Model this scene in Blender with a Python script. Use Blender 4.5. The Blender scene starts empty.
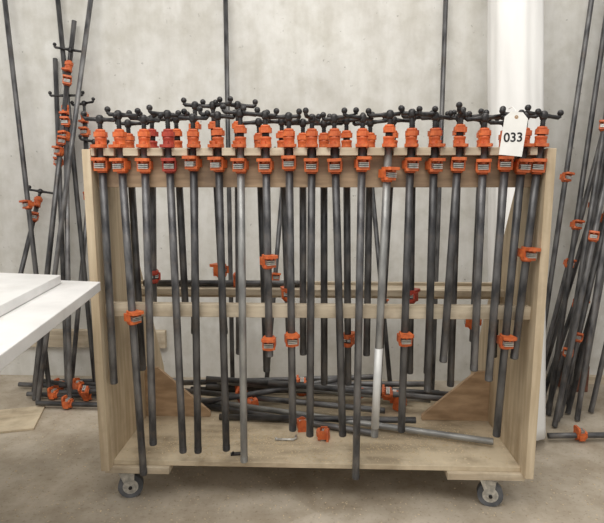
import bpy, bmesh, math, random
from mathutils import Vector, Matrix
random.seed(11)
S = bpy.context.scene
S.view_settings.view_transform = 'Standard'

# ------------------------------------------------------------ materials
def sl(c):
    return tuple(((v/255)/12.92 if v/255 <= .04045 else ((v/255+.055)/1.055)**2.4) for v in c)+(1,)
def new(name):
    m = bpy.data.materials.new(name); m.use_nodes = True
    nt = m.node_tree; b = nt.nodes['Principled BSDF']
    return m, nt, b
def noise_mat(name, c1, c2, scale=(5,5,5), nscale=4, rough=.6, metal=0, bump=0, detail=6, rnd=0, lo=.35, hi=.65, bscale=None, spots=None):
    m, nt, b = new(name); N = nt.nodes; L = nt.links
    tc = N.new('ShaderNodeTexCoord'); mp = N.new('ShaderNodeMapping'); mp.inputs['Scale'].default_value = scale
    L.new(tc.outputs['Object'], mp.inputs[0])
    n = N.new('ShaderNodeTexNoise'); n.inputs['Scale'].default_value = nscale; n.inputs['Detail'].default_value = detail
    L.new(mp.outputs[0], n.inputs[0])
    r = N.new('ShaderNodeValToRGB'); r.color_ramp.elements[0].position = lo; r.color_ramp.elements[1].position = hi
    r.color_ramp.elements[0].color = sl(c1); r.color_ramp.elements[1].color = sl(c2)
    L.new(n.outputs['Fac'], r.inputs[0])
    out = r.outputs[0]
    if spots:
        col, sc, a0, a1, st = spots
        n3 = N.new('ShaderNodeTexNoise'); n3.inputs['Scale'].default_value = sc; n3.inputs['Detail'].default_value = 7
        n3.inputs['Roughness'].default_value = .65
        L.new(tc.outputs['Object'], n3.inputs[0])
        mr3 = N.new('ShaderNodeMapRange'); mr3.inputs['From Min'].default_value = a0; mr3.inputs['From Max'].default_value = a1
        mr3.inputs['To Max'].default_value = st
        L.new(n3.outputs['Fac'], mr3.inputs['Value'])
        x = N.new('ShaderNodeMix'); x.data_type = 'RGBA'; L.new(mr3.outputs[0], x.inputs[0]); L.new(out, x.inputs[6]); x.inputs[7].default_value = sl(col)
        out = x.outputs[2]
    if rnd:
        oi = N.new('ShaderNodeObjectInfo'); mr = N.new('ShaderNodeMapRange')
        mr.inputs['To Min'].default_value = 1-rnd; mr.inputs['To Max'].default_value = 1+rnd
        L.new(oi.outputs['Random'], mr.inputs['Value'])
        hs = N.new('ShaderNodeHueSaturation'); L.new(mr.outputs[0], hs.inputs['Value']); L.new(out, hs.inputs['Color'])
        out = hs.outputs[0]
    L.new(out, b.inputs['Base Color'])
    b.inputs['Roughness'].default_value = rough; b.inputs['Metallic'].default_value = metal
    if bump:
        bp = N.new('ShaderNodeBump'); bp.inputs['Strength'].default_value = bump; bp.inputs['Distance'].default_value = .01
        if bscale:
            n2 = N.new('ShaderNodeTexNoise'); n2.inputs['Scale'].default_value = bscale; n2.inputs['Detail'].default_value = 5
            L.new(tc.outputs['Object'], n2.inputs[0]); L.new(n2.outputs['Fac'], bp.inputs['Height'])
        else:
            L.new(n.outputs['Fac'], bp.inputs['Height'])
        L.new(bp.outputs[0], b.inputs['Normal'])
    return m

STEEL = noise_mat('black_iron_pipe', (60,60,62), (116,115,115), (1,1,.35), 28, .42, .5, .1, rnd=.38, spots=((116,104,92), 14, .54, .75, .5))
GALV = noise_mat('galvanized_pipe', (124,124,123), (170,170,167), (1,1,.35), 28, .42, .5, .1)
ORANGE = noise_mat('orange_cast_iron', (184,84,42), (218,114,60), (1,1,1), 45, .5, 0, .15, rnd=.14, spots=((104,70,54), 38, .54, .72, .7))
RED = noise_mat('red_cast_iron', (150,50,38), (184,70,52), (1,1,1), 45, .5, 0, .15, spots=((80,50,44), 38, .52, .70, .7))
BLACK = noise_mat('black_steel_handle', (34,34,36), (66,64,64), (1,1,1), 60, .4, .5, .1)
SILVER = noise_mat('zinc_clutch_plate', (170,170,166), (220,218,212), (1,1,1), 60, .4, .6)
TAPE = noise_mat('worn_pale_paint', (186,187,186), (214,214,211), (1,1,.4), 24, .5, .15, .1)
PINE = noise_mat('pine_wood', (184,165,136), (210,193,165), (14,14,1.2), 3, .7, 0, .12, spots=((148,130,106), 3.2, .50, .74, .65))
PINEX = noise_mat('pine_rail', (180,164,140), (210,197,174), (1.2,14,14), 3, .7, 0, .12, spots=((132,118,100), 5, .50, .72, .7))
PLY = noise_mat('plywood_apron', (142,117,93), (184,156,126), (1.5,10,14), 3, .6, 0, .12, spots=((104,88,74), 5, .5, .7, .7))
DECK = noise_mat('dusty_plywood_deck', (154,139,116), (190,173,146), (1.5,7,5), 3, .8, 0, .1, spots=((212,197,170), 5, .42, .62, .8))
GUS = noise_mat('plywood_gusset', (160,132,102), (192,162,130), (4,4,14), 2.5, .6, 0, .1)
WHITEB = noise_mat('white_melamine', (210,209,207), (230,229,227), (2,2,2), 3, .35, 0, 0, spots=((188,184,178), 7, .55, .75, .4))
PLASTIC = noise_mat('white_plastic_film', (222,221,218), (236,235,232), (3,3,.6), 3, .6, 0, .35)
RUBBER = noise_mat('grey_rubber', (70,72,76), (104,106,110), (1,1,1), 20, .6)
DARKM = noise_mat('dark_steel_leg', (50,50,52), (70,70,72), (1,1,1), 20, .5, .4)
BRICK = noise_mat('brown_block', (96,60,48), (128,84,66), (1,1,1), 20, .8, 0, .3)
PAPER = noise_mat('tag_paper', (236,235,230), (246,245,241), (1,1,1), 20, .7)
INK = noise_mat('ink', (16,16,18), (26,26,28), (1,1,1), 20, .6)
CHIP = noise_mat('sawdust', (196,176,142), (220,203,172), (1,1,1), 9, .9)

def surf(name, basecols, layers, rough, bump):
    m, nt, b = new(name); N = nt.nodes; L = nt.links
    tc = N.new('ShaderNodeTexCoord')
    def noise(sc, scale=(1,1,1), det=8):
        mp = N.new('ShaderNodeMapping'); mp.inputs['Scale'].default_value = scale; L.new(tc.outputs['Object'], mp.inputs[0])
        n = N.new('ShaderNodeTexNoise'); n.inputs['Scale'].default_value = sc; n.inputs['Detail'].default_value = det
        n.inputs['Roughness'].default_value = .6; L.new(mp.outputs[0], n.inputs[0]); return n.outputs['Fac']
    def ramp(f, p):
        r = N.new('ShaderNodeValToRGB'); els = r.color_ramp.elements
        els[0].position = p[0][0]; els[0].color = sl(p[0][1]); els[1].position = p[-1][0]; els[1].color = sl(p[-1][1])
        L.new(f, r.inputs[0]); return r.outputs[0]
    c = ramp(noise(*basecols[0]), basecols[1])
    for nz, rp, f in layers:
        x = N.new('ShaderNodeMix'); x.data_type = 'RGBA'; x.blend_type = 'MULTIPLY'; x.inputs[0].default_value = f
        L.new(c, x.inputs[6]); L.new(ramp(noise(*nz), rp), x.inputs[7]); c = x.outputs[2]
    L.new(c, b.inputs['Base Color']); b.inputs['Roughness'].default_value = rough
    bp = N.new('ShaderNodeBump'); bp.inputs['Strength'].default_value = bump[1]; bp.inputs['Distance'].default_value = .01
    L.new(noise(bump[0]), bp.inputs['Height']); L.new(bp.outputs[0], b.inputs['Normal'])
    return m
WALLM = surf('pale_concrete_wall', ((1.4,), [(.3,(210,208,203)), (.7,(228,227,222))]),
    [((2.2,(3.5,1,.5)), [(.35,(230,228,224)), (.6,(255,255,255))], .6),
     ((4.5,(1,1,1),10), [(.38,(234,232,227)), (.52,(255,255,255))], .5),
     ((30,(1,1,1),3), [(.25,(140,137,130)), (.31,(255,255,255))], .6),
     ((12,), [(.3,(236,235,231)), (.6,(255,255,255))], .8)], .85, (7,.22))
FLOORM = surf('dusty_concrete_floor', ((2.2,), [(.33,(172,163,149)), (.66,(198,189,175))]),
    [((3.5,(1,1,1),10), [(.40,(228,221,210)), (.56,(255,252,247))], .8),
     ((8,), [(.3,(220,215,207)), (.6,(255,255,255))], .8),
     ((70,(1,1,1),3), [(.28,(180,171,158)), (.42,(255,255,255))], .6)], .8, (30,.12))

# ------------------------------------------------------------ mesh helper
class MB:
    def __init__(s): s.bm = bmesh.new()
    def _face(s, vs, mat, smooth=False):
        try:
            f = s.bm.faces.new(vs); f.material_index = mat; f.smooth = smooth
        except ValueError: pass
    def tube(s, pts, seg=14, mat=0, cap=True):
        rings = []
        for i, (p, r) in enumerate(pts):
            p = Vector(p)
            a = Vector(pts[max(i-1,0)][0]); c = Vector(pts[min(i+1,len(pts)-1)][0])
            d = (c-a)
            if d.length < 1e-6: d = Vector((0,0,1))
            d.normalize()
            up = Vector((0,0,1)) if abs(d.z) < .9 else Vector((1,0,0))
            u = d.cross(up).normalized(); v = d.cross(u).normalized()
            rings.append([s.bm.verts.new(p+u*r*math.cos(2*math.pi*k/seg)+v*r*math.sin(2*math.pi*k/seg)) for k in range(seg)])
        for a, c in zip(rings, rings[1:]):
            for k in range(seg):
                s._face([a[k], a[(k+1)%seg], c[(k+1)%seg], c[k]], mat, True)
        if cap:
            s._face(rings[0][::-1], mat); s._face(rings[-1], mat)
    def cyl(s, p0, p1, r, seg=14, mat=0, r2=None):
        s.tube([(p0, r), (p1, r if r2 is None else r2)], seg, mat)
    def ball(s, c, r, mat=0, seg=10):
        m = Matrix.Translation(Vector(c))
        res = bmesh.ops.create_uvsphere(s.bm, u_segments=seg, v_segments=7, radius=r, matrix=m)
        for f in {f for v in res['verts'] for f in v.link_faces}:
            f.material_index = mat; f.smooth = True
    def box(s, lo, hi, mat=0, M=None):
        lo = Vector(lo); hi = Vector(hi)
        cs = [Vector((x,y,z)) for z in (lo.z,hi.z) for y in (lo.y,hi.y) for x in (lo.x,hi.x)]
        v = [s.bm.verts.new(M @ c if M is not None else c) for c in cs]
        for q in ((0,2,3,1),(4,5,7,6),(0,1,5,4),(2,6,7,3),(0,4,6,2),(1,3,7,5)): s._face([v[i] for i in q], mat)
    def prism(s, pts, z0, z1, mat=0, M=None):
        M = M or Matrix()
        a = [s.bm.verts.new(M @ Vector((x, y, z0))) for x, y in pts]
        b = [s.bm.verts.new(M @ Vector((x, y, z1))) for x, y in pts]
        n = len(pts)
        s._face(a[::-1], mat); s._face(b, mat)
        for k in range(n): s._face([a[k], a[(k+1)%n], b[(k+1)%n], b[k]], mat)
    def obj(s, name, mats, parent=None, bevel=0):
        bmesh.ops.recalc_face_normals(s.bm, faces=s.bm.faces)
        me = bpy.data.meshes.new(name); s.bm.to_mesh(me); s.bm.free()
        o = bpy.data.objects.new(name, me); S.collection.objects.link(o)
        for m in mats: me.materials.append(m)
        if parent: o.parent = parent
        if bevel:
            bv = o.modifiers.new('bevel', 'BEVEL'); bv.width = bevel; bv.segments = 2; bv.limit_method = 'ANGLE'
        return o
def empty(name, loc=(0,0,0)):
    e = bpy.data.objects.new(name, None); S.collection.objects.link(e); e.location = loc; e.empty_display_size = .1
    return e

# ------------------------------------------------------------ room
mb = MB(); mb.box((-5,-4.5,-.1), (5,1.35,0)); floor = mb.obj('floor', [FLOORM])
mb = MB(); mb.box((-5,1.35,-.1), (5,1.55,3.6)); wall = mb.obj('wall_back', [WALLM])
mb = MB(); mb.box((-3.2,1.31,.2), (-.95,1.349,.31)); mb.obj('trim_1', [PINEX], bevel=.003)
mb = MB(); mb.box((1.25,1.32,0), (3,1.349,.05)); mb.obj('trim_2', [PINEX], bevel=.003)

# ------------------------------------------------------------ pipe clamp
ST, OR, BK, SI, WT = 0,1,2,3,4
def jaw_outline(w, L, r):
    pts = []
    for k in range(9):
        a = math.pi*k/8
        pts.append((r*math.cos(a), r*math.sin(a)))
    pts += [(-w/2*.9, -L*.45), (-w/2, -L*.6), (-w/2, -L+.006), (-w/2+.006, -L), (w/2-.006, -L), (w/2, -L+.006), (w/2, -L*.6), (w/2*.9, -L*.45)]
    return pts
def tail_jaw(mb, z, ang=0):
    R = Matrix.Rotation(ang, 4, 'Z')
    T = Matrix.Translation((0,0,z)) @ R
    mb.prism(jaw_outline(.048,.044,.0205), -.010, 0, OR, T)
    mb.tube([((0,0,z-.018), .018), ((0,0,z-.009), .020)], 14, OR)
    for sx in (-1,1):
        mb.box((sx*.0205-.003,-.018,-.036), (sx*.0205+.003,.018,-.008), OR, T)
    mb.prism(jaw_outline(.046,.026,.021), -.044, -.034, OR, T)
    mb.tube([((0,0,z-.050), .0165), ((0,0,z-.044), .019)], 14, OR)
    for k in range(3):
        zz = -.0170-k*.0060
        M = T @ Matrix.Translation((0,-.004,zz)) @ Matrix.Rotation(.14,4,'X')
        mb.box((-.0165,-.028,-.0017), (.0165,.017,.0017), SI, M)
    mb.box((-.004,-.036,-.016), (.004,-.032,-.008), OR, T)
def head(mb, z, ang=0, hang=0, hl=(.055,.055), gap=.0, tilt=0, ext=0):
    R = Matrix.Rotation(ang, 4, 'Z'); T = Matrix.Translation((0,0,z)) @ R
    # sliding jaw casting: pressure plate, collar, rib
    mb.prism(jaw_outline(.046,.042,.020), 0, .010, OR, T)
    mb.tube([((0,0,z+.009), .0205), ((0,0,z+.014), .0190), ((0,0,z+.027), .0185), ((0,0,z+.029), .0200), ((0,0,z+.035), .0200), ((0,0,z+.036), .0185)], 16, OR)
    mb.prism([(-.005,-.036),(.005,-.036),(.005,-.012),(-.005,-.012)], .009, .020, OR, T)
    zc = z+.037+gap
    mb.cyl((0,0,z+.034), (0,0,zc+.002), .0125, 12, BK)
    # fixed nut casting, squared-off with lugs
    mb.prism([(-.020,-.012),(-.012,-.020),(.012,-.020),(.020,-.012),(.020,.012),(.012,.020),(-.012,.020),(-.020,.012)], zc-z, zc-z+.017, OR, T)
    mb.tube([((0,0,zc+.017), .0175), ((0,0,zc+.025), .0155), ((0,0,zc+.026), .0120)], 12, OR)
    zt = zc+.026; pts = []; nth = 7+int(ext/.003)
    for k in range(nth+1):
        pts.append(((0,0,zt+k*.003), .0088 if k%2 else .0072))
    mb.tube(pts, 10, BK)
    zh = zt+nth*.003
    mb.tube([((0,0,zh-.002), .010), ((0,0,zh+.005), .0130), ((0,0,zh+.018), .0130), ((0,0,zh+.024), .010), ((0,0,zh+.027), .005)], 12, BK)
    d = Vector((math.cos(hang), math.sin(hang), tilt))
    c = Vector((0,0,zh+.012))
    for sgn, l in ((1,hl[0]), (-1,hl[1])):
        e = c+d*sgn*l
        mb.tube([(c, .0095), (c+d*sgn*l*.5, .0065), (e, .0072), (e+d*sgn*.005+Vector((0,0,.005)), .0070), (e+d*sgn*.006+Vector((0,0,.012)), .0060)], 8, BK)
        mb.ball(e+d*sgn*.006+Vector((0,0,.016)), .0105, BK, 10)
def clamp(L, tails, hang=0, hl=(.055,.055), ang=0, gap=0, red=False, galv=False, tape=None, hashead=True, tilt=0, ext=0):
    mb = MB(); r = .0134
    mb.tube([((0,0,-L), r*.62), ((0,0,-L+.0005), r*.93), ((0,0,-L+.003), r), ((0,0,-L*.5), r), ((0,0,.032), r)], 16, ST)
    for k in range(5):
        mb.cyl((0,0,-L+.004+k*.004), (0,0,-L+.006+k*.004), r+.0006, 14, ST)
    if hashead: head(mb, 0, ang, hang, hl, gap, tilt, ext)
    for t in tails:
        z, a = t if isinstance(t, tuple) else (t, 0)
        tail_jaw(mb, z, a)
    if tape: mb.tube([((0,0,tape[0]), r+.001), ((0,0,tape[1]), r+.001)], 16, WT)
    return mb.obj('pipe_clamp', [GALV if galv else STEEL, RED if red else ORANGE, BLACK, SILVER, TAPE])

TOP = 1.335
front = [
 (-.742,.49,0,[], {}),
 (-.675,.135,.028,[(.765,.9)], {}),
 (-.592,.255,-.014,[], {}),
 (-.508,.225,.012,[], dict(red=True)),
 (-.424,.225,-.016,[], {}),
 (-.338,.235,.004,[], {}),
 (-.262,.193,-.006,[], dict(galv=True)),
 (-.176,.60,.006,[(.675,0),(.97,.5)], {}),
 (-.097,.32,.010,[(.69,.2)], {}),
 (-.020,.30,-.004,[], {}),
 (.058,.30,.038,[], {}),
 (.150,.135,-.004,[], {}),
 (.238,.30,-.026,[(1.27,.5)], dict(galv=True, tape=(-1.0,-.70))),
 (.313,.32,-.004,[(.695,.1)], {}),
 (.391,.476,.008,[], {}),
 (.473,.587,-.024,[], {}),
 (.555,.556,.004,[], {}),
 (.630,.52,-.018,[], {}),
 (.685,.31,-.034,[(.69,.1)], {}),
 (.740,.60,-.042,[(1.0,.3)], {}),
]
PY = .008
for i, (x, zf, lean_, tails, kw) in enumerate(front):
    L = TOP - zf
    tl = [(z-TOP, a) for z, a in tails]
    if i != 12: tl.append((-.028 - random.uniform(0,.012), random.uniform(-.3,.3)))
    a = random.choice([0, .15, -.2, .3, -.35, .5, 1.2, 3.0, 2.9])
    o = clamp(L, tl, hang=a, hl=random.choice([(.056,.048),(.068,.030),(.032,.066),(.052,.052)]), ang=random.uniform(-.3,.3),
              gap=random.choice([0,0,.004,.012]), ext=random.choice([0,0,.003,.009,.015]), tilt=random.uniform(-.10,.10), **kw)
    o.location = (x, PY, TOP+.001)
    o.rotation_euler = (-random.uniform(.0,.006), -math.atan2(lean_, L), 0)

BX = [-.70,-.615,-.52,-.455,-.38,-.295,-.215,-.13,-.055,.022,.105,.19,.27,.345,.43,.51,.595,.675]
for i, x in enumerate(BX):
    L = random.choice([.62,.72,.78,.85,.70,.90])
    tl = [(-.032, random.uniform(-.4,.4))]
    if i % 3 == 1: tl.append((-L*random.uniform(.6,.9), random.uniform(-1,1)))
    up = i in (3,4,5)
    o = clamp(L, tl, hang=random.uniform(-.5,.5), hl=random.choice([(.058,.058),(.070,.036),(.036,.070)]),
              ang=random.uniform(-.3,.3), gap=.042 if up else random.choice([.0,.008,.016]), ext=.024 if up else random.choice([0,.003,.006]),
              red=(i in (1,13,14)), tilt=random.uniform(-.08,.08))
    o.location = (x, .162, TOP+.001)
    o.rotation_euler = (0, random.uniform(-.035,.035), math.pi)

# ------------------------------------------------------------ rolling rack
rack = empty('clamp_storage_cart')
WL = .80; W = .785; T = .03
XL = -WL+T; XR = W-T
for nm, x0 in (('end_panel_left', -WL), ('end_panel_right', W-T)):
    mb = MB()
    prof = [(-.018,.158), (-.018,TOP-.004), (.185,TOP-.004), (.70,.30), (.70,.158)]
    a = [mb.bm.verts.new((x0, y, z)) for y, z in prof]; b = [mb.bm.verts.new((x0+T, y, z)) for y, z in prof]
    mb._face(a,0); mb._face(b[::-1],0)
    for k in range(5): mb._face([a[k], b[k], b[(k+1)%5], a[(k+1)%5]], 0)
    mb.obj(nm, [PINE], rack, .002)
def slotted(xs, y0, y1, nm, core):
    mb = MB(); xs = sorted(xs); e = XL+.0005
    for x in xs+[None]:
        r = (x-.0155) if x is not None else XR-.0005
        if r-e > .004: mb.box((e, y0, TOP-.026), (r, y1, TOP))
        if x is not None: e = x+.0155
    mb.box((XL+.0005, core[0], TOP-.026), (XR-.0005, core[1], TOP))
    mb.obj(nm, [PINEX], rack, .0015)
slotted([f[0] for f in front], -.016, .024, 'top_slats_front', (.024,.085))
slotted(BX, .145, .186, 'top_slats_back', (.085,.145))
def rb(nm, lo, hi, m, bv=.002):
    mb = MB(); mb.box(lo, hi); return mb.obj(nm, [m], rack, bv)
rb('apron_front', (XL,.028,1.203), (XR,.046,TOP-.026), PLY)
rb('apron_back', (XL,.120,1.203), (XR,.138,TOP-.026), PLY)
rb('mid_rail_front', (XL,.030,.738), (XR,.066,.785), PINEX)
rb('mid_rail_back', (XL,.30,.760), (XR,.40,.787), PINEX)
rb('mid_rail_back_lip', (XL,.40,.73), (XR,.42,.80), PINEX)
rb('bottom_deck', (XL,.030,.158), (XR,.70,.178), DECK)
for nm, sx, xi in (('gusset_left', -1, -XL), ('gusset_right', 1, XR)):
    mb = MB(); M = Matrix(((1,0,0,0),(0,0,1,0),(0,1,0,0),(0,0,0,1)))
    pts = [(sx*xi,.178), (sx*xi,.405), (sx*(xi-.06),.405), (sx*(xi-.29),.20), (sx*(xi-.29),.178)]
    mb.prism(pts, .41, .428, 0, M); mb.obj(nm, [GUS], rack, .0015)
for i, (x, y) in enumerate(((-.745,.075), (.645,.075), (-.73,.62), (.65,.62))):
    mb = MB(); x0, x1 = (x-.065, x+.19) if x < 0 else (x-.16, x+.125)
    x0 = max(x0, -WL); x1 = min(x1, W)
    mb.box((x0, y-.06, .131), (x1, y+.06, .158)); mb.obj('caster_block_%d' % (i+1), [PINEX], rack, .002)
    mb = MB(); R = .047
    yaw = (.25, -.2, .4, 1.2)[i]
    M = Matrix.Translation((x, y, 0)) @ Matrix.Rotation(yaw, 4, 'Z')
    def mp(p): return M @ Vector(p)
    mb.box((-.04,-.035,.127), (.04,.035,.131), 1, M)
    mb.cyl(mp((0,0,.112)), mp((0,0,.127)), .026, 16, 1)
    off = .018
    mb.box((-.03+off*.5,-.024,.108), (.03+off*.5,.024,.113), 1, M)
    Mx = Matrix(((1,0,0,0),(0,0,1,0),(0,1,0,0),(0,0,0,1)))
    for sy in (-.024,.021):
        mb.prism([(-.024,.112), (.036,.112), (off+.012,.040), (off-.012,.040)], sy, sy+.003, 1, M @ Mx)
    for a, b, r, m in (((off,-.016,R), (off,.016,R), R, 0), ((off,-.0175,R), (off,.0175,R), R*.62, 1), ((off,-.028,R), (off,.028,R), .007, 2)):
        mb.cyl(mp(a), mp(b), r, 28, m)
    mb.obj('caster_%d' % (i+1), [RUBBER, SILVER, BLACK], rack)

# ------------------------------------------------------------ loose pipes and parts on the deck
DZ = .179
def lay(p0, p1, tails=(), **kw):
    p0 = Vector(p0); p1 = Vector(p1); d = p1-p0
    o = clamp(d.length, tails, hashead=False, **kw)
    q = Vector((0,0,1)).rotation_difference(-d.normalized())
    o.rotation_mode = 'QUATERNION'; o.rotation_quaternion = q; o.location = p0
    return o
r = .0137
lay((-.66,.56,DZ+r+.012), (.70,.17,DZ+r+.012), galv=True)
lay((-.62,.62,DZ+.03), (.30,.40,DZ+.045), [(-.25,1.0)])
lay((-.56,.50,DZ+r+.002), (.25,.24,DZ+r+.002), [])
lay((-.52,.66,DZ+.04), (.46,.56,DZ+.05), [(-.12,1.5),(-.7,.4)])
lay((-.40,.38,DZ+r), (.42,.31,DZ+.045), [])
lay((-.46,.645,DZ+.07), (.52,.50,DZ+.055), [(-.8,1)], galv=True)
lay((-.60,.672,DZ+.02), (.60,.67,DZ+.02), [(-.5,1.6)])
lay((-.30,.60,DZ+.08), (.55,.63,DZ+.08), [(-.2,1.2)])
lay((-.66,.46,DZ+.02), (.10,.62,DZ+.10), [])
lay((-.20,.56,DZ+.10), (.62,.47,DZ+.07), [(-.5,.8)])
lay((-.68,.68,DZ+.05), (.30,.665,DZ+.10), [])
lay((-.50,.58,DZ+.11), (.66,.60,DZ+.04), [])
def loose(x, y, z, rx, rz, name='clamp_jaw'):
    mb = MB(); tail_jaw(mb, .02, 0); o = mb.obj(name, [STEEL, ORANGE, BLACK, SILVER, TAPE])
    o.location = (x,y,z); o.rotation_euler = (rx,0,rz)
loose(-.30,.50,DZ+.03,1.5,2.2); loose(.38,.50,DZ+.05,1.5,-.8); loose(.03,.22,DZ+.026,1.5,1.4)
loose(-.06,.30,DZ+.028,1.5,.2)
mb = MB()
mb.tube([((0,0,.005),.005), ((.07,0,.005),.005), ((.08,.012,.005),.005), ((.08,.035,.005),.005)], 8, 0); mb.ball((0,0,.007),.007,0)
o = mb.obj('bent_steel_hook', [SILVER]); o.location = (-.165,.20,DZ)
mb = MB(); mb.box((0,0,0),(.05,.018,.006)); mb.cyl((.01,.009,.006),(.01,.009,.012),.005,8)
o = mb.obj('metal_latch', [BLACK], bevel=.001); o.location = (-.33,.07,DZ); o.rotation_euler=(0,0,.2)
lay((-.70,.345,.788+r), (-.05,.35,.788+r), [(-.35,1.57)])

def dust(nm, n, xr, yr, z, mats, smax=.0055, clusters=()):
    mb = MB()
    for k in range(n):
        if clusters and random.random() < .7:
            cx, cy, cr = random.choice(clusters); x = random.gauss(cx, cr); y = random.gauss(cy, cr*.6)
            if not (xr[0] < x < xr[1] and yr[0] < y < yr[1]): continue
        else:
            x = random.uniform(*xr); y = random.uniform(*yr)
        s = random.uniform(.0012,smax); a = random.uniform(0,6.28); t = random.uniform(.0006,.0015)
        M = Matrix.Translation((x,y,z+t/2)) @ Matrix.Rotation(a,4,'Z')
        mb.box((-s,-s*.5,-t/2),(s,s*.5,t/2),0,M)
    return mb.obj(nm, mats)
dust('sawdust_on_deck', 2200, (XL+.01,XR-.01), (.04,.68), DZ-.001, [CHIP], .0038,
     [(-.5,.15,.09),(-.1,.12,.12),(.3,.15,.12),(.55,.25,.09),(-.25,.2,.1)]).parent = rack
dust('sawdust_on_floor', 1900, (-1.6,1.6), (-.85,.9), 0, [CHIP], .0036,
     [(-.9,-.1,.25),(-.3,-.15,.3),(.4,-.1,.3),(1.1,.2,.25),(-.2,.3,.3),(.3,-.45,.3),(-1.2,.4,.3)])

# ------------------------------------------------------------ clamps leaning on the wall
def lean(top, foot, tails=(), **kw):
    t = Vector(top); f = Vector(foot); d = t-f
    o = clamp(d.length, tails, **kw)
    q = Vector((0,0,1)).rotation_difference(d.normalized())
    o.rotation_mode = 'QUATERNION'; o.rotation_quaternion = q; o.location = t
    return o
lean((-1.80,1.30,2.55), (-1.52,.98,.006), [(-1.45,-.3)], hashead=False)
lean((-1.42,1.24,1.84), (-1.60,.96,.006), [(-.03,.4),(-.37,.5),(-.43,-.4)], hl=(.07,.08), hang=.2, ext=.03)
lean((-1.44,1.22,1.60), (-1.37,.90,.006), [(-.02,.2),(-.10,-.3)], hl=(.09,.08), hang=.1, ext=.02)
lean((-1.24,1.32,2.55), (-1.56,.92,.006), [], hashead=False)
lean((-1.35,1.26,1.56), (-1.28,1.05,.006), [(-.03,0),(-.4,.3)], hl=(.06,.08), hang=-.3, ext=.02)
lean((-1.50,1.32,2.5), (-1.30,1.08,.006), [], hashead=False)
lean((-1.66,1.24,1.08), (-1.80,.86,.006), [(-.04,.4)], hl=(.08,.06), hang=.1)
lean((-1.31,1.24,1.36), (-1.46,1.10,.006), [(-.04,.2)], hl=(.07,.07), hang=.6)
lean((-1.53,1.32,1.9), (-1.44,1.02,.006), [], hashead=False)
lean((-1.40,1.30,2.1), (-1.66,1.06,.006), [(-.75,.2)], hashead=False)
lean((-.53,1.32,2.5), (-.50,1.12,.006), [], hashead=False)
lean((.70,1.32,2.5), (.66,1.1,.006), [], hashead=False)
lean((-.20,1.25,1.30), (-.30,1.05,.006), [(-.6,.3)])
lean((.30,1.25,1.25), (.42,1.05,.006), [(-.7,.3)])
RT = [(1.60,2.5,1.22,.86,[-1.52]), (1.72,2.5,1.30,.92,[-.74,-1.95]), (1.86,2.45,1.27,.84,[-1.1,-2.1]), (1.66,2.4,1.38,1.0,[-1.30]),
      (1.93,2.4,1.33,.88,[-1.2]), (1.50,2.5,1.17,.95,[-1.25]), (1.80,2.1,1.42,.95,[-.45]), (1.98,2.2,1.46,.9,[-.8,-1.7]),
      (1.78,2.5,1.20,1.02,[-1.75]), (1.90,2.5,1.24,1.08,[]), (2.02,2.5,1.40,1.05,[-1.4]),
      (1.68,2.5,1.235,.79,[-1.0,-2.2]), (1.80,2.5,1.19,.72,[-1.62]), (1.75,2.3,1.34,.80,[-.62]), (1.98,2.5,1.25,.94,[-2.0]), (1.88,1.9,1.30,1.12,[-.3,-.9])]
for i, (xt, zt, xf, yf, tl) in enumerate(RT):
    lean((xt,1.30-.01*(i%3),zt), (xf,yf,.006), [(t,random.uniform(-.6,.6)) for t in tl], hashead=False)
lay((1.13,.58,.03), (1.45,.60,.03), [(-.10,1.6)])
lay((-1.62,.98,.03), (-.90,.95,.03), [(-.1,1.6),(-.3,1.4),(-.45,1.6)])
lay((-1.75,1.12,.03), (-.95,1.06,.03), [(-.2,1.6),(-.5,1.2)])
lay((-1.55,1.18,.03), (-.85,1.22,.03), [(-.3,1.6)])
lay((-1.45,1.02,.07), (-.88,1.10,.06), [(-.2,1.6),(-.4,1.2)])
lay((-1.50,.86,.03), (-.92,.84,.03), [(-.12,1.6),(-.36,1.2)])
lay((-1.40,.92,.07), (-.90,.98,.07), [(-.08,1.2),(-.28,1.8)])
lay((-1.58,1.06,.075), (-1.0,.90,.07), [(-.2,1.6)])
mb = MB(); mb.box((-.07,-.05,0),(.07,.05,.16)); mb.box((-.07,-.05,.16),(.0,.05,.22))
o = mb.obj('brown_masonry_block', [BRICK], bevel=.006); o.location = (1.52,1.24,0)
mb = MB(); mb.box((-.28,-.14,0),(.28,.14,.012)); o = mb.obj('plywood_offcut', [DECK], bevel=.002); o.location=(-1.72,.66,0); o.rotation_euler=(0,0,.3)

# ------------------------------------------------------------ loosely bundled white plastic sheeting standing against the wall
f = Vector((.968,.61,0)); t = Vector((.980,1.19,2.9)); d = t-f; Lr = d.length
mb = MB(); pts = []
n = 160
for j in range(61):
    z = Lr*j/60; rr = []
    for k in range(n):
        a = 2*math.pi*k/n
        rad = .128 + .005*math.sin(3*a+z*1.1) + .0022*math.sin(7*a+.9*math.sin(z*1.7)) + .0012*math.sin(13*a-z*1.9) + .002*math.sin(4*a+z*5)
        rr.append(mb.bm.verts.new((rad*math.cos(a), rad*math.sin(a), z)))
    pts.append(rr)
for a, b in zip(pts, pts[1:]):
    for k in range(n): mb._face([a[k], a[(k+1)%n], b[(k+1)%n], b[k]], 0, True)
for rr in (pts[0], pts[-1]):
    z = rr[0].co.z; inner = [mb.bm.verts.new((.04*math.cos(2*math.pi*k/n), .04*math.sin(2*math.pi*k/n), z)) for k in range(n)]
    for k in range(n): mb._face([rr[k], rr[(k+1)%n], inner[(k+1)%n], inner[k]], 0)
o = mb.obj('plastic_sheeting_bundle', [PLASTIC])
o.rotation_mode = 'QUATERNION'; o.rotation_quaternion = Vector((0,0,1)).rotation_difference(d.normalized()); o.location = f+Vector((0,0,.026))

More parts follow.
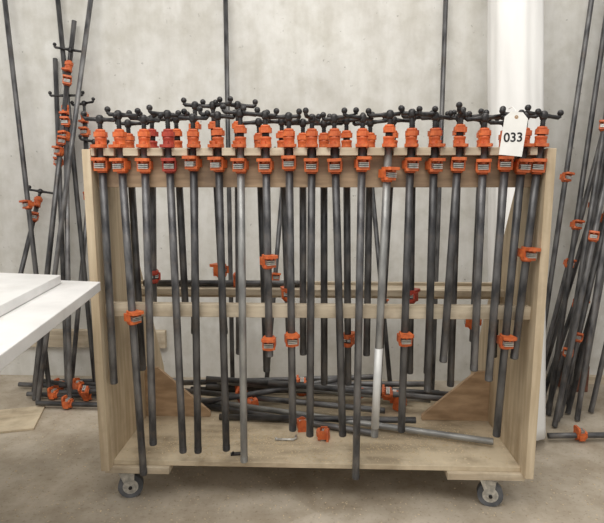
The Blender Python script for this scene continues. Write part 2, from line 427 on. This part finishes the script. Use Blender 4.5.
# ------------------------------------------------------------ table with stacked white boards
tb = empty('work_table')
def slab(nm, poly, z0, z1, parent, mat):
    mb = MB(); mb.prism(poly, z0, z1); return mb.obj(nm, [mat], parent, .002)
slab('table_top', [(-.75,-1.4),(-.75,-.36),(-2.0,-.2),(-2.0,-1.4)], .845, .88, tb, PINEX)
for i,(x,y) in enumerate(((-1.25,-.45),(-1.9,-.35),(-1.25,-1.3),(-1.9,-1.3))):
    mb = MB(); mb.box((x-.03,y-.03,0),(x+.03,y+.03,.845)); mb.box((x-.045,y-.045,0),(x+.045,y+.045,.01)); mb.obj('table_leg_%d'%(i+1),[DARKM],tb,.002)
bs = empty('stacked_white_boards')
slab('board_lower', [(-.495,-1.35),(-.682,-.20),(-2.0,.02),(-2.0,-1.35)], .881, .910, bs, WHITEB)
slab('board_upper', [(-.625,-1.35),(-.790,-.235),(-2.0,-.02),(-2.0,-1.35)], .911, .937, bs, WHITEB)

# ------------------------------------------------------------ tag
tg = empty('inventory_tag', (.622,-.075,1.372)); tg.rotation_euler = (0,.10,-.05)
mb = MB(); w, h = .036, .068
poly = [(-w,-h),(w,-h),(w,h-.018),(w-.018,h),(-w+.018,h),(-w,h-.018)]
M = Matrix(((1,0,0,0),(0,0,1,0),(0,1,0,0),(0,0,0,1)))
mb.prism(poly, -.0004, .0004, 0, M)
mb.tube([((0,-.0006,.052),.006), ((0,.0006,.052),.006)], 16, 1)
mb.obj('tag_card', [PAPER, GUS], tg)
cu = bpy.data.curves.new('tag_number', 'FONT'); cu.body = '033'; cu.size = .040; cu.align_x = 'CENTER'; cu.align_y = 'CENTER'; cu.extrude = .0002; cu.offset = .0007
to = bpy.data.objects.new('tag_number_tmp', cu); S.collection.objects.link(to)
dg = bpy.context.evaluated_depsgraph_get(); me = bpy.data.meshes.new_from_object(to.evaluated_get(dg)); bpy.data.objects.remove(to)
me.materials.clear(); me.materials.append(INK)
o = bpy.data.objects.new('tag_number', me); S.collection.objects.link(o); o.parent = tg; o.location = (0,-.0012,-.012); o.rotation_euler = (math.pi/2,-.12,0)
mb = MB(); mb.tube([((0,-.001,.052),.0009), ((-.004,.006,.075),.0009), ((-.008,.035,.088),.0009), ((-.010,.062,.084),.0009)], 6)
mb.obj('tag_string', [PAPER], tg)

# ------------------------------------------------------------ light
w = bpy.data.worlds.new('world'); S.world = w; w.use_nodes = True
bg = w.node_tree.nodes['Background']; bg.inputs[0].default_value = (1,.985,.96,1); bg.inputs[1].default_value = .66
def area(nm, loc, size, e, target, col=(1,.97,.92)):
    l = bpy.data.lights.new(nm, 'AREA'); l.shape = 'RECTANGLE'; l.size, l.size_y = size; l.energy = e; l.color = col
    o = bpy.data.objects.new(nm, l); S.collection.objects.link(o); o.location = loc
    o.rotation_euler = (Vector(target)-Vector(loc)).to_track_quat('-Z','Y').to_euler()
area('ceiling_light_front', (-.6,-1.9,3.5), (3.2,1.2), 74, (0,.5,.5))
area('ceiling_light_back', (.4,.1,3.6), (3.5,.9), 34, (0,.5,0))

# ------------------------------------------------------------ camera
cam = bpy.data.cameras.new('camera'); cam.sensor_width = 36; cam.lens = 31.2
co = bpy.data.objects.new('camera', cam); S.collection.objects.link(co)
co.location = (.01,-1.8,1.217); co.rotation_euler = (math.radians(81.5), 0, math.radians(2))
S.camera = co
